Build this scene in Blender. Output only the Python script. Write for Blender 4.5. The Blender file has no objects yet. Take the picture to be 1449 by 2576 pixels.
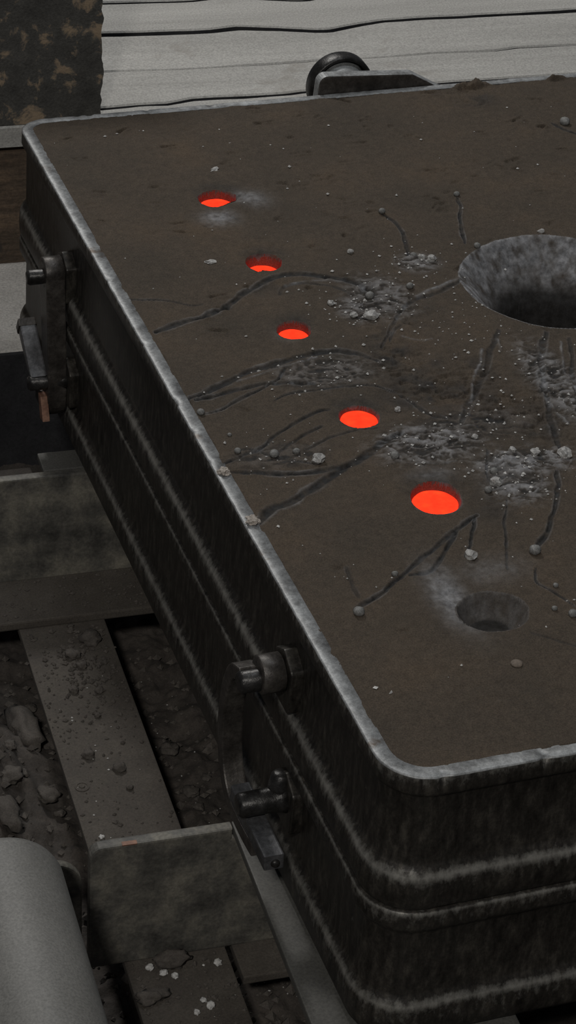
import bpy, bmesh, math, random
import numpy as np
from mathutils import Vector, Matrix, noise as mnoise

scene = bpy.context.scene
COL = scene.collection
R_ = math.radians
TH = R_(-2.74)                      # the conveyor frame lies slightly askew to the flask

# ------------------------------------------------------------------ camera
cam_d = bpy.data.cameras.new('camera'); cam = bpy.data.objects.new('camera', cam_d); COL.objects.link(cam)
cam_d.sensor_fit = 'VERTICAL'; cam_d.sensor_height = 24.0; cam_d.lens = 24.0 * 5900.0 / 2576.0
cam_d.clip_start = 0.05; cam_d.clip_end = 100
_p, _y, _r = R_(33.43), R_(20.84), R_(3.81)
_f = Vector((math.sin(_y) * math.cos(_p), math.cos(_y) * math.cos(_p), -math.sin(_p)))
_ri = Vector((math.cos(_y), -math.sin(_y), 0)); _u = _ri.cross(_f)
_r2 = _ri * math.cos(_r) + _u * math.sin(_r); _u2 = -_ri * math.sin(_r) + _u * math.cos(_r)
M = Matrix((_r2, _u2, -_f)).transposed().to_4x4(); M.translation = Vector((-1.0671, -2.3194, 2.1313))
cam.matrix_world = M
scene.camera = cam

# ------------------------------------------------------------------ world, lamps, exposure
w = bpy.data.worlds.new('hall'); scene.world = w; w.use_nodes = True
bg = w.node_tree.nodes['Background']; bg.inputs[0].default_value = (0.80, 0.86, 1.0, 1); bg.inputs[1].default_value = 0.05

def area(name, loc, target, size, power, col):
    d = bpy.data.lights.new(name, 'AREA'); d.shape = 'DISK'; d.size = size; d.energy = power; d.color = col
    o = bpy.data.objects.new(name, d); COL.objects.link(o); o.location = loc
    o.rotation_euler = (Vector(target) - Vector(loc)).to_track_quat('-Z', 'Y').to_euler()
area('hall_lamp_front', (-2.5, -4.0, 4.8), (0.2, 1.2, -0.2), 0.6, 165, (1.0, 0.97, 0.92))
area('hall_lamp_overhead', (0.9, 1.6, 5.2), (0.6, 1.2, 0), 1.8, 50, (0.93, 0.97, 1.0))
area('hall_lamp_back', (0.1, 6.2, 4.6), (0.4, 1.0, -0.2), 0.8, 160, (1.0, 0.98, 0.95))
vs = scene.view_settings
vs.view_transform = 'Standard'; vs.look = 'None'; vs.exposure = 0.0; vs.gamma = 1.0; vs.use_curve_mapping = False

# ------------------------------------------------------------------ materials
MATS = {}
def nodes(name):
    m = bpy.data.materials.new(name); m.use_nodes = True; MATS[name] = m
    nt = m.node_tree
    return m, nt, nt.nodes['Principled BSDF'], nt.nodes.new('ShaderNodeTexCoord')
def nmap(nt, tc, scale, out='Object'):
    mp = nt.nodes.new('ShaderNodeMapping'); mp.inputs['Scale'].default_value = scale
    nt.links.new(tc.outputs[out], mp.inputs['Vector']); return mp
def noise(nt, vec, scale, detail=4, rough=0.6, dist=0.0):
    n = nt.nodes.new('ShaderNodeTexNoise'); n.inputs['Scale'].default_value = scale; n.inputs['Detail'].default_value = detail
    n.inputs['Roughness'].default_value = rough; n.inputs['Distortion'].default_value = dist
    nt.links.new(vec, n.inputs['Vector']); return n
def ramp(nt, fac, stops):
    r = nt.nodes.new('ShaderNodeValToRGB'); els = r.color_ramp.elements
    while len(els) < len(stops): els.new(0.5)
    for e, (p, c) in zip(els, stops): e.position = p; e.color = (*c, 1)
    nt.links.new(fac, r.inputs[0]); return r
def mix(nt, fac, a, b, blend='MIX'):
    m = nt.nodes.new('ShaderNodeMix'); m.data_type = 'RGBA'; m.blend_type = blend
    for s, v in ((0, fac), (6, a), (7, b)):
        if hasattr(v, 'is_output'): nt.links.new(v, m.inputs[s])
        elif isinstance(v, (int, float)): m.inputs[s].default_value = v
        else: m.inputs[s].default_value = (*v, 1)
    return m.outputs[2]
def bump(nt, h, strength, dist, prev=None):
    b = nt.nodes.new('ShaderNodeBump'); b.inputs['Strength'].default_value = strength; b.inputs['Distance'].default_value = dist
    nt.links.new(h, b.inputs['Height'])
    if prev: nt.links.new(prev.outputs[0], b.inputs['Normal'])
    return b

def mk(name, stops, scale=(1, 1, 1), ns=8.0, rough=0.6, metal=0.0, bs=0.4, bd=0.002, fine=120.0, spots=None, rvar=0.15, dist=0.0):
    """mottled surface: a broad stretched noise through a colour ramp, fine grain, optional patches of another colour"""
    m, nt, b, tc = nodes(name)
    mp = nmap(nt, tc, scale)
    n1 = noise(nt, mp.outputs[0], ns, 6, 0.65, dist)
    c = ramp(nt, n1.outputs[0], stops).outputs[0]
    n2 = noise(nt, tc.outputs['Object'], fine, 3, 0.7)
    g = ramp(nt, n2.outputs[0], [(0.3, (0.7, 0.7, 0.7)), (0.7, (1.25, 1.25, 1.25))]).outputs[0]
    c = mix(nt, 1.0, c, g, 'MULTIPLY')
    if spots:
        sc, lo, hi, scol = spots
        n3 = noise(nt, tc.outputs['Object'], sc, 5, 0.65, 0.3)
        f = ramp(nt, n3.outputs[0], [(lo, (0, 0, 0)), (hi, (1, 1, 1))]).outputs[0]
        c = mix(nt, f, c, scol)
    nt.links.new(c, b.inputs['Base Color'])
    rr = nt.nodes.new('ShaderNodeMapRange'); rr.inputs['To Min'].default_value = max(0.05, rough - rvar); rr.inputs['To Max'].default_value = min(1, rough + rvar)
    nt.links.new(n1.outputs[0], rr.inputs[0]); nt.links.new(rr.outputs[0], b.inputs['Roughness'])
    b.inputs['Metallic'].default_value = metal
    b1 = bump(nt, n1.outputs[0], bs, bd); b2 = bump(nt, n2.outputs[0], bs * 0.6, bd * 0.4, b1)
    nt.links.new(b2.outputs[0], b.inputs['Normal'])
    return m

mk('flask_steel', [(0.3, (0.013, 0.0115, 0.010)), (0.52, (0.036, 0.032, 0.027)), (0.8, (0.095, 0.085, 0.070))], (34, 34, 11), 2.2, 0.46, 0.4, 0.35, 0.0018, 170, (38, 0.68, 0.74, (0.10, 0.095, 0.085)))
# scuffs and a highlight painted into the base colour where the point attribute 'wear' is high (proud edges), broken up by noise
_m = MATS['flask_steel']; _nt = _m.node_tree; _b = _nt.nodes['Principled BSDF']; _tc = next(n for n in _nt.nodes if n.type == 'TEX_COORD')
_at = _nt.nodes.new('ShaderNodeAttribute'); _at.attribute_name = 'wear_highlight'
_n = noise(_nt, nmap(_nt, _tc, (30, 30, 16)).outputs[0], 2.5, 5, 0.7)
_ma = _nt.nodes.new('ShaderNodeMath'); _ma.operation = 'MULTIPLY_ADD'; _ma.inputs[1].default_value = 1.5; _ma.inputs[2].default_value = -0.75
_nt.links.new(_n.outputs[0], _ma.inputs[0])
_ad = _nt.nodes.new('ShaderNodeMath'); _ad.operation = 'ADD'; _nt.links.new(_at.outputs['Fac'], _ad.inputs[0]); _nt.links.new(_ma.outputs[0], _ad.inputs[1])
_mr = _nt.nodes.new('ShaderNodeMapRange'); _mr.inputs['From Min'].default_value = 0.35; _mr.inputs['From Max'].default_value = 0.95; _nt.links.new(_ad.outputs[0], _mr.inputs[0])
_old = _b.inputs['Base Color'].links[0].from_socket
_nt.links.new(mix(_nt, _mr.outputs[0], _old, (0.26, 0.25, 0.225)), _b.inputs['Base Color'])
mk('rim_steel', [(0.3, (0.13, 0.13, 0.128)), (0.5, (0.27, 0.275, 0.275)), (0.75, (0.42, 0.43, 0.43))], (1, 1, 1), 26, 0.52, 0.35, 0.5, 0.002, 200, (14, 0.62, 0.72, (0.12, 0.095, 0.075)))
mk('lug_steel', [(0.3, (0.016, 0.015, 0.014)), (0.6, (0.045, 0.043, 0.041)), (0.85, (0.16, 0.155, 0.15))], (1, 1, 1), 30, 0.38, 0.55, 0.7, 0.003, 150)
mk('clamp_steel', [(0.3, (0.022, 0.019, 0.017)), (0.55, (0.060, 0.053, 0.047)), (0.8, (0.13, 0.118, 0.105))], (1, 1, 1), 24, 0.45, 0.4, 0.6, 0.003, 150)
mk('wedge_steel', [(0.3, (0.05, 0.05, 0.052)), (0.6, (0.12, 0.12, 0.125)), (0.85, (0.22, 0.22, 0.225))], (1, 1, 1), 34, 0.45, 0.5, 0.6, 0.002, 150)
mk('copper_rust', [(0.3, (0.13, 0.06, 0.04)), (0.7, (0.27, 0.15, 0.10))], (1, 1, 1), 40, 0.6, 0.2)
mk('beam_steel', [(0.32, (0.034, 0.033, 0.031)), (0.48, (0.11, 0.104, 0.091)), (0.68, (0.24, 0.222, 0.18))], (1, 1, 1), 11, 0.62, 0.15, 0.4, 0.002, 140, (4.0, 0.60, 0.70, (0.030, 0.030, 0.033)))
mk('rail_steel', [(0.3, (0.075, 0.073, 0.066)), (0.6, (0.10, 0.097, 0.088)), (0.85, (0.14, 0.134, 0.115))], (1, 1, 1), 6, 0.6, 0.1, 0.15, 0.001, 220, (22, 0.70, 0.76, (0.19, 0.17, 0.13)))
mk('dusty_steel', [(0.3, (0.055, 0.046, 0.038)), (0.6, (0.080, 0.069, 0.057)), (0.85, (0.12, 0.105, 0.090))], (1, 1, 1), 12, 0.9, 0.0, 0.6, 0.004, 260)
mk('pit_dirt', [(0.3, (0.032, 0.027, 0.023)), (0.6, (0.06, 0.050, 0.042)), (0.85, (0.10, 0.085, 0.07))], (1, 1, 1), 14, 0.95, 0.0, 0.8, 0.006, 220)
mk('clod', [(0.3, (0.055, 0.047, 0.04)), (0.6, (0.09, 0.078, 0.067)), (0.85, (0.13, 0.115, 0.10))], (1, 1, 1), 30, 0.95, 0.0, 0.8, 0.003, 300)
mk('grit', [(0.3, (0.32, 0.31, 0.295)), (0.7, (0.68, 0.67, 0.645))], (1, 1, 1), 60, 0.7, 0.0, 0.4, 0.001, 300)
mk('roller_paint', [(0.3, (0.13, 0.127, 0.118)), (0.6, (0.18, 0.176, 0.164)), (0.85, (0.22, 0.215, 0.20))], (1, 0.4, 1), 5, 0.6, 0.05, 0.12, 0.001, 260)
mk('plank_wood', [(0.25, (0.29, 0.282, 0.262)), (0.5, (0.37, 0.36, 0.336)), (0.8, (0.46, 0.448, 0.42))], (0.5, 5, 5), 2.2, 0.85, 0.0, 0.2, 0.002, 190, (5, 0.60, 0.8, (0.24, 0.217, 0.187)), dist=0.5)
mk('timber', [(0.3, (0.04, 0.028, 0.018)), (0.5, (0.095, 0.066, 0.044)), (0.8, (0.21, 0.14, 0.085))], (1.5, 4, 8), 4, 0.85, 0.0, 0.8, 0.006, 150, (9, 0.62, 0.72, (0.03, 0.025, 0.02)))
mk('concrete', [(0.3, (0.40, 0.375, 0.345)), (0.55, (0.52, 0.49, 0.45)), (0.85, (0.60, 0.57, 0.53))], (1, 1, 1), 9, 0.9, 0.0, 0.5, 0.003, 180, (60, 0.68, 0.74, (0.10, 0.095, 0.09)))
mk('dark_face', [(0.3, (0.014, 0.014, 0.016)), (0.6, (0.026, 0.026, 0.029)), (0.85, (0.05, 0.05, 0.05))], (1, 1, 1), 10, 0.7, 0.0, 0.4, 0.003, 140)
mk('scaled_plate', [(0.3, (0.04, 0.038, 0.034)), (0.55, (0.07, 0.067, 0.060)), (0.8, (0.11, 0.10, 0.088))], (1, 1, 1), 16, 0.85, 0.0, 0.9, 0.006, 160, (16, 0.54, 0.62, (0.26, 0.195, 0.13)))
mk('slag_pellet', [(0.3, (0.10, 0.098, 0.092)), (0.55, (0.19, 0.187, 0.178)), (0.8, (0.36, 0.355, 0.34))], (1, 1, 1), 130, 0.65, 0.1, 0.6, 0.002, 500)
mk('slag_chip', [(0.3, (0.20, 0.195, 0.185)), (0.55, (0.36, 0.35, 0.335)), (0.8, (0.60, 0.59, 0.565))], (1, 1, 1), 120, 0.6, 0.0, 0.6, 0.002, 500)
mk('tan_slag', [(0.3, (0.22, 0.19, 0.16)), (0.7, (0.50, 0.45, 0.40))], (1, 1, 1), 120, 0.8, 0.0, 0.6, 0.002, 500)
mk('brown_lump', [(0.3, (0.12, 0.095, 0.075)), (0.7, (0.18, 0.145, 0.115))], (1, 1, 1), 90, 0.9)

# moulding sand: two point attributes carry burnt streaks (char) and pale burnt coating (ash)
m, nt, b, tc = nodes('moulding_sand')
n1 = noise(nt, tc.outputs['Object'], 5, 5, 0.6); n2 = noise(nt, tc.outputs['Object'], 60, 5, 0.7); n3 = noise(nt, tc.outputs['Object'], 420, 2, 0.6)
c = ramp(nt, n1.outputs[0], [(0.3, (0.050, 0.040, 0.030)), (0.55, (0.064, 0.049, 0.0355)), (0.75, (0.077, 0.0555, 0.037))]).outputs[0]
g = ramp(nt, n3.outputs[0], [(0.25, (0.6, 0.6, 0.6)), (0.75, (1.4, 1.4, 1.4))]).outputs[0]
c = mix(nt, 1.0, c, g, 'MULTIPLY')
g2 = ramp(nt, n2.outputs[0], [(0.3, (0.82, 0.82, 0.82)), (0.7, (1.15, 1.15, 1.15))]).outputs[0]
c = mix(nt, 1.0, c, g2, 'MULTIPLY')
ac = nt.nodes.new('ShaderNodeAttribute'); ac.attribute_name = 'char'
aa = nt.nodes.new('ShaderNodeAttribute'); aa.attribute_name = 'ash'
chc = ramp(nt, n2.outputs[0], [(0.35, (0.010, 0.010, 0.010)), (0.65, (0.030, 0.030, 0.031))]).outputs[0]
c = mix(nt, ac.outputs['Fac'], c, chc)
ash = ramp(nt, n2.outputs[0], [(0.3, (0.085, 0.085, 0.09)), (0.7, (0.36, 0.36, 0.37))]).outputs[0]
c = mix(nt, aa.outputs['Fac'], c, ash)
nt.links.new(c, b.inputs['Base Color']); b.inputs['Roughness'].default_value = 0.9; b.inputs['Specular IOR Level'].default_value = 0.25
b1 = bump(nt, n2.outputs[0], 0.35, 0.0015); b2 = bump(nt, n3.outputs[0], 0.5, 0.0007, b1); nt.links.new(b2.outputs[0], b.inputs['Normal'])

m, nt, b, tc = nodes('molten_metal')
n1 = noise(nt, tc.outputs['Object'], 45, 3, 0.6)
c = ramp(nt, n1.outputs[0], [(0.3, (1.0, 0.012, 0.004)), (0.55, (1.0, 0.016, 0.005)), (0.75, (1.0, 0.022, 0.005))]).outputs[0]
b.inputs['Base Color'].default_value = (0.0, 0.0, 0.0, 1); b.inputs['Specular IOR Level'].default_value = 0.0
nt.links.new(c, b.inputs['Emission Color']); b.inputs['Emission Strength'].default_value = 4.0

# ------------------------------------------------------------------ object helpers
BASE = {}
def mesh_obj(name, bm, mat, parent=None, base=None, smooth=False, rotz=0.0):
    """link a bmesh as one object; vertices are given in the frame of its thing (world, or the conveyor frame when rotz is set)"""
    base = Vector(BASE[parent.name]) if parent else Vector(base or (0, 0, 0))
    for v in bm.verts: v.co -= base
    bmesh.ops.recalc_face_normals(bm, faces=bm.faces)
    me = bpy.data.meshes.new(name); bm.to_mesh(me); bm.free()
    for mm in (mat if isinstance(mat, (list, tuple)) else [mat]): me.materials.append(MATS[mm])
    if smooth: me.polygons.foreach_set('use_smooth', [True] * len(me.polygons))
    o = bpy.data.objects.new(name, me); COL.objects.link(o)
    if parent: o.parent = parent; BASE[o.name] = tuple(base)
    else:
        o.location = Matrix.Rotation(rotz, 3, 'Z') @ base; o.rotation_euler = (0, 0, rotz); BASE[o.name] = tuple(base)
    return o
def tag(o, label, cat, group=None, kind=None):
    o['label'] = label
    if cat: o['category'] = cat
    if group: o['group'] = group
    if kind: o['kind'] = kind
    return o
def thing(name, label, cat, base, rotz=0.0, group=None):
    o = bpy.data.objects.new(name, None); COL.objects.link(o); o.empty_display_size = 0.05
    o.location = Matrix.Rotation(rotz, 3, 'Z') @ Vector(base); o.rotation_euler = (0, 0, rotz)
    BASE[o.name] = tuple(base)
    return tag(o, label, cat, group)
def box(bm, x0, x1, y0, y1, z0, z1, bev=0.0, seg=2, mi=0):
    vs = [bm.verts.new(p) for p in ((x0, y0, z0), (x1, y0, z0), (x1, y1, z0), (x0, y1, z0), (x0, y0, z1), (x1, y0, z1), (x1, y1, z1), (x0, y1, z1))]
    fs = [bm.faces.new([vs[i] for i in q]) for q in ((3, 2, 1, 0), (4, 5, 6, 7), (0, 1, 5, 4), (1, 2, 6, 5), (2, 3, 7, 6), (3, 0, 4, 7))]
    for f in fs: f.material_index = mi
    if bev: bmesh.ops.bevel(bm, geom=list({e for f in fs for e in f.edges}), offset=bev, segments=seg, affect='EDGES', profile=0.6)
    return fs
def prism(bm, pts, axis, a, b, bev=0.0, mi=0):
    """extrude a 2-D outline along an axis (0,1,2) from a to b; outline holds the other two coordinates in order"""
    def P(p, t):
        q = list(p); q.insert(axis, t); return q
    A = [bm.verts.new(P(p, a)) for p in pts]; B = [bm.verts.new(P(p, b)) for p in pts]; n = len(pts)
    fs = [bm.faces.new(A), bm.faces.new(B[::-1])] + [bm.faces.new((A[i], A[(i + 1) % n], B[(i + 1) % n], B[i])) for i in range(n)]
    bmesh.ops.recalc_face_normals(bm, faces=fs)
    for f in fs: f.material_index = mi
    if bev: bmesh.ops.bevel(bm, geom=list({e for f in fs[:2] for e in f.edges}), offset=bev, segments=2, affect='EDGES', profile=0.6)
def lathe(bm, origin, axis, prof, seg=32, cap=True):
    """revolve (radius, distance along axis)"""
    ax = Vector(axis).normalized(); u = ax.orthogonal().normalized(); v = ax.cross(u); o = Vector(origin)
    rings = [[bm.verts.new(o + ax * h + (u * math.cos(2 * math.pi * k / seg) + v * math.sin(2 * math.pi * k / seg)) * r) for k in range(seg)] for r, h in prof]
    for A, B in zip(rings, rings[1:]):
        for k in range(seg): bm.faces.new((A[k], A[(k + 1) % seg], B[(k + 1) % seg], B[k]))
    if cap: bm.faces.new(rings[0][::-1]); bm.faces.new(rings[-1])
def rough_up(bm, amp, freq, seed=0.0, only=None):
    for v in bm.verts:
        n = mnoise.noise_vector(v.co * freq + Vector((seed, seed * 1.7, -seed)))
        v.co += n * amp
def rounded_pts(pts, radii, seg=6):
    out = []
    n = len(pts)
    for i in range(n):
        p = Vector(pts[i]); a = Vector(pts[i - 1]); c = Vector(pts[(i + 1) % n]); r = radii[i]
        if r <= 0: out.append(tuple(p)); continue
        d1 = (a - p).normalized(); d2 = (c - p).normalized(); ang = d1.angle(d2)
        t = r / math.tan(ang / 2); cen = p + (d1 + d2).normalized() * (r / math.sin(ang / 2))
        s = p + d1 * t - cen; e = p + d2 * t - cen
        for k in range(seg + 1):
            f = k / seg; w_ = s.angle(e)
            q = (s * math.sin((1 - f) * w_) + e * math.sin(f * w_)) / math.sin(w_)
            out.append(tuple(cen + q))
    return out

# ---- measured positions in metres (flask corner = origin, z = 0 at the rim)
TRAILS=[
(0.0052,1.0,[(0.035,1.331),(0.088,1.354),(0.149,1.375),(0.201,1.403),(0.252,1.448),(0.298,1.479),(0.339,1.492),(0.379,1.490),(0.413,1.470),(0.447,1.449),(0.471,1.424),(0.482,1.399),(0.490,1.375)]),
(0.0027,0.6,[(0.311,1.422),(0.329,1.451),(0.381,1.449),(0.428,1.418),(0.452,1.373)]),
(0.0019,0.8,[(0.023,1.463),(0.078,1.452),(0.105,1.436),(0.130,1.414),(0.153,1.414)]),
(0.0049,1.0,[(0.016,1.085),(0.065,1.101),(0.114,1.126),(0.164,1.154),(0.214,1.168),(0.264,1.179),(0.314,1.189),(0.345,1.187),(0.377,1.167),(0.405,1.138)]),
(0.0039,1.0,[(0.036,1.080),(0.107,1.091),(0.163,1.104),(0.214,1.099),(0.262,1.083)]),
(0.0024,1.0,[(0.036,1.031),(0.076,1.042),(0.130,1.072),(0.166,1.092),(0.206,1.118),(0.231,1.149)]),
(0.0021,0.8,[(0.174,1.047),(0.218,1.065),(0.262,1.062),(0.323,1.062),(0.366,1.054),(0.400,1.022)]),
(0.0027,0.9,[(0.020,0.861),(0.062,0.883),(0.095,0.895),(0.145,0.937),(0.191,0.966),(0.237,0.990),(0.260,0.991)]),
(0.0027,0.8,[(0.115,0.871),(0.163,0.905),(0.210,0.934),(0.228,0.944)]),
(0.0024,0.7,[(0.175,0.876),(0.228,0.903),(0.285,0.916),(0.321,0.914)]),
(0.0020,0.8,[(0.053,0.899),(0.088,0.897),(0.113,0.865),(0.156,0.841),(0.187,0.827)]),
(0.0040,1.0,[(0.025,0.834),(0.065,0.827),(0.104,0.815),(0.144,0.808),(0.186,0.805),(0.231,0.810)]),
(0.0059,1.0,[(0.024,0.680),(0.056,0.714),(0.087,0.725),(0.132,0.751),(0.185,0.782),(0.231,0.810),(0.278,0.838),(0.318,0.868),(0.355,0.886)]),
(0.0034,1.0,[(0.097,0.415),(0.136,0.438),(0.180,0.466),(0.218,0.496),(0.261,0.526),(0.296,0.552),(0.337,0.583),(0.387,0.620)]),
(0.0029,1.0,[(0.212,0.480),(0.246,0.480),(0.274,0.505),(0.306,0.543),(0.334,0.578)]),
(0.0033,1.0,[(0.624,1.698),(0.638,1.667),(0.638,1.621),(0.628,1.569),(0.616,1.519)]),
(0.0029,1.0,[(0.808,1.739),(0.798,1.697),(0.775,1.646),(0.760,1.595),(0.744,1.544)]),
(0.0017,0.8,[(0.455,0.652),(0.428,0.597),(0.394,0.510),(0.372,0.457)]),
(0.0031,1.0,[(0.574,0.713),(0.551,0.654),(0.511,0.589),(0.477,0.536),(0.439,0.498)]),
(0.0021,0.9,[(0.482,0.801),(0.456,0.742),(0.452,0.704)]),
(0.0016,0.9,[(0.419,0.445),(0.405,0.414),(0.423,0.376),(0.434,0.340)]),
(0.0026,0.9,[(0.379,0.609),(0.338,0.535),(0.320,0.505)]),
(0.0036,1.0,[(1.164,2.046),(1.177,2.011),(1.199,1.974)]),
(0.0033,0.7,[(0.430,1.185),(0.476,1.252),(0.517,1.306),(0.560,1.345),(0.611,1.358),(0.683,1.401)]),
(0.0045,0.7,[(0.670,1.191),(0.625,1.124),(0.567,1.033),(0.513,0.959),(0.473,0.899)]),
(0.0045,0.8,[(0.756,1.164),(0.706,1.075),(0.666,0.966),(0.633,0.860),(0.608,0.771)]),
(0.0034,0.7,[(0.791,1.132),(0.734,0.994),(0.707,0.913)]),
(0.0036,0.8,[(0.400,1.022),(0.415,0.982),(0.428,0.937),(0.450,0.918)]),
(0.0026,0.7,[(0.453,1.203),(0.474,1.237),(0.497,1.255)]),
(0.0023,0.7,[(0.449,1.354),(0.454,1.313),(0.459,1.288)]),
(0.0020,0.5,[(0.291,1.780),(0.312,1.766),(0.332,1.738)]),
(0.0025,0.5,[(0.123,0.531),(0.116,0.477),(0.114,0.444)]),
(0.0019,0.6,[(0.342,0.288),(0.370,0.259),(0.400,0.236)]),
]
FLOWS=[
(0.0039,[(0.569,1.356),(0.629,1.383),(0.693,1.416)]),
(0.0028,[(0.482,0.775),(0.521,0.778),(0.549,0.758),(0.593,0.754)]),
(0.0030,[(0.723,1.117),(0.673,1.023),(0.656,0.939),(0.661,0.853)]),
(0.0026,[(0.611,1.128),(0.562,1.049),(0.522,0.971)]),
(0.0026,[(0.654,1.164),(0.644,1.120)]),
(0.0026,[(0.484,1.211),(0.512,1.189),(0.533,1.192)]),
(0.0027,[(0.334,1.454),(0.400,1.456),(0.456,1.427),(0.484,1.371)]),
(0.0021,[(0.131,1.122),(0.217,1.152),(0.300,1.170)]),
(0.0021,[(0.385,0.885),(0.438,0.886),(0.495,0.879)]),
(0.0023,[(0.766,1.122),(0.730,1.024),(0.733,0.979)]),
(0.0021,[(0.307,0.817),(0.346,0.788),(0.416,0.778)]),
(0.0020,[(0.472,0.648),(0.515,0.663),(0.543,0.707),(0.532,0.736)]),
(0.0023,[(0.481,1.363),(0.518,1.363),(0.552,1.397)]),
]
PATCHES=[ # x,y,rx,ry,rough,ash(+)/char(-)
(0.390,0.843,0.093,0.063,0.9,0.50),
(0.531,0.750,0.090,0.044,0.9,0.60),
(0.492,0.694,0.054,0.062,0.5,0.50),
(0.297,1.119,0.094,0.053,0.6,0.25),
(0.499,1.367,0.062,0.084,0.7,0.35),
(0.435,1.325,0.038,0.048,0.6,0.40),
(0.463,1.087,0.066,0.093,0.8,-0.60),
(0.600,0.981,0.109,0.118,0.7,0.00),
(0.698,0.987,0.044,0.146,0.8,0.45),
(0.501,0.892,0.113,0.051,0.5,0.10),
(1.028,2.229,0.065,0.059,0.7,-0.60),
(0.619,1.484,0.040,0.036,0.6,0.45),
(0.122,0.869,0.082,0.037,0.3,0.10),
(0.443,1.136,0.044,0.120,0.6,-0.85),
(0.463,1.007,0.093,0.059,0.7,-0.80),
(0.569,1.018,0.044,0.119,0.6,-0.55),
(0.591,0.870,0.078,0.077,0.6,-0.60),
(0.548,1.283,0.053,0.083,0.4,-0.45),
(0.426,0.660,0.047,0.073,0.5,-0.40),
(0.628,0.834,0.042,0.090,0.6,-0.50),
(0.307,1.444,0.046,0.025,0.3,-0.40),
]
HALOS=[
(0.292,1.756,0.037,0.033,0.80),
(0.378,1.826,0.041,0.038,0.70),
(0.255,0.408,0.031,0.086,0.95),
(0.350,0.463,0.058,0.035,0.35),
(0.361,0.752,0.047,0.022,0.30),
(0.268,1.269,0.022,0.030,0.20),
(0.480,0.736,0.041,0.037,0.40),
]
# pellets x,y,r,flat,kind,label
PELLETS=[
(0.098,0.403,0.0093,'p','round grey pellet at the near end of the long groove below the nearest glowing hole'),
(0.190,0.487,0.0057,'p','small grey pellet beside the middle of the groove that runs from the nearest glowing hole'),
(0.435,0.490,0.0104,'p','large grey pellet right of the nearest glowing hole, at the foot of a beaded groove'),
(0.608,0.755,0.0125,'s','largest rough pale slag ball, at the right end of the slag crust'),
(0.315,0.815,0.0082,'p','round pellet sunk in the front edge of the dark slag crust'),
(0.114,0.868,0.0088,'p','rough pellet left of the fourth glowing hole, left of its twin'),
(0.155,0.870,0.0068,'p','rough pellet left of the fourth glowing hole, right of its twin'),
(0.183,0.837,0.0115,'s','pale slag lump between the fourth glowing hole and the left rim'),
(0.057,0.895,0.0061,'p','small pellet close to the left rim above a pair of grooves'),
(0.033,1.032,0.0070,'p','small pellet touching the left rim at the end of a thin groove'),
(0.449,1.293,0.0129,'s','bright grey pellet right of the third glowing hole'),
(0.475,1.368,0.0092,'p','grey pellet in the tangle of grooves between the second hole and the pouring cup'),
(0.454,0.697,0.0102,'s','upper right slag ball of the cluster beside the nearest glowing hole'),
(0.464,0.729,0.0075,'p','topmost slag ball of the cluster beside the nearest glowing hole'),
(0.433,0.681,0.0067,'p','lowest slag ball of the cluster beside the nearest glowing hole'),
(0.328,0.503,0.0103,'s','rough slag lump behind the empty sprue hole'),
(0.626,1.703,0.0074,'p','pale pellet at the far end of the curved groove behind the pouring cup'),
(0.810,1.748,0.0067,'p','pale pellet at the far end of the straight dotted groove'),
(1.191,2.040,0.0118,'p','round pellet at the far right near the back rim'),
(0.763,1.522,0.0073,'p','small pellet just behind the left lip of the pouring cup'),
(0.919,1.554,0.0066,'s','pale chip behind the top lip of the pouring cup'),
(0.401,0.336,0.0050,'p','small pellet right of the empty sprue hole'),
(0.423,0.315,0.0075,'p','pellet cut by the right edge of the picture, right of the empty sprue hole'),
(0.429,0.394,0.0045,'p','small pellet at the bend of the thin crack at right'),
(0.502,1.553,0.0064,'s','white chip behind the glowing holes, left of the curved groove'),
(0.649,1.486,0.0095,'s','pale chip at the right end of a cluster left of the pouring cup'),
(0.633,1.498,0.0072,'s','pale chip in the middle of a cluster left of the pouring cup'),
(0.622,1.514,0.0064,'p','grey pellet at the left end of a cluster left of the pouring cup'),
(0.392,1.359,0.0069,'s','curled grey slag chip behind the third glowing hole'),
(0.419,1.305,0.0068,'s','pale slag chip left of the bright grey pellet'),
(0.376,0.961,0.0057,'s','bright white chip behind the slag crust, right of the fourth glowing hole'),
(0.286,0.219,0.0097,'f','brown flattened lump in front of the empty sprue hole'),
(0.218,1.577,0.0110,'f','pale flake left of the second glowing hole'),
(0.352,1.977,0.0110,'f','thin pale flake behind the farthest glowing hole'),
(0.075,0.202,0.0041,'f','tiny white curl lying near the front left corner'),
(0.566,1.390,0.0078,'p','grey pellet where the pale ridge from the pouring cup ends'),
(0.476,0.843,0.0063,'s','pale chip on the right half of the slag crust'),
(0.558,0.769,0.0083,'s','pale slag lump in the middle of the crust at right'),
(0.523,0.785,0.0062,'s','pale slag lump at the left end of the crust at right'),
(0.312,0.341,0.0031,'s','white chip on the wall of the empty sprue hole'),
(0.060,0.950,0.0041,'p','tiny grey pellet near the left rim behind the pair of grooves'),
]
RIMP= [(0.011, 0.683, 0.0111, 'crumbled tan slag lump sitting on the left rim'), (0.008, 0.836, 0.0094, 'pale crumb of slag on the left rim, behind the tan lump')]
CRACKS=[
[(0.307,3.314),(0.455,3.307),(0.593,3.298),(0.672,3.309),(0.777,3.289),(0.868,3.262),(0.911,3.258),(0.998,3.285),(1.071,3.303),(1.230,3.304),(1.402,3.300),(1.634,3.299)] ,
[(0.261,3.076),(0.449,3.060),(0.712,3.060),(0.820,3.065),(0.962,3.058),(1.140,3.066),(1.304,3.056),(1.373,3.070),(1.540,3.065)] ,
[(0.212,2.851),(0.298,2.856),(0.368,2.855),(0.433,2.874),(0.554,2.868),(0.683,2.868),(0.727,2.874)] ]
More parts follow.
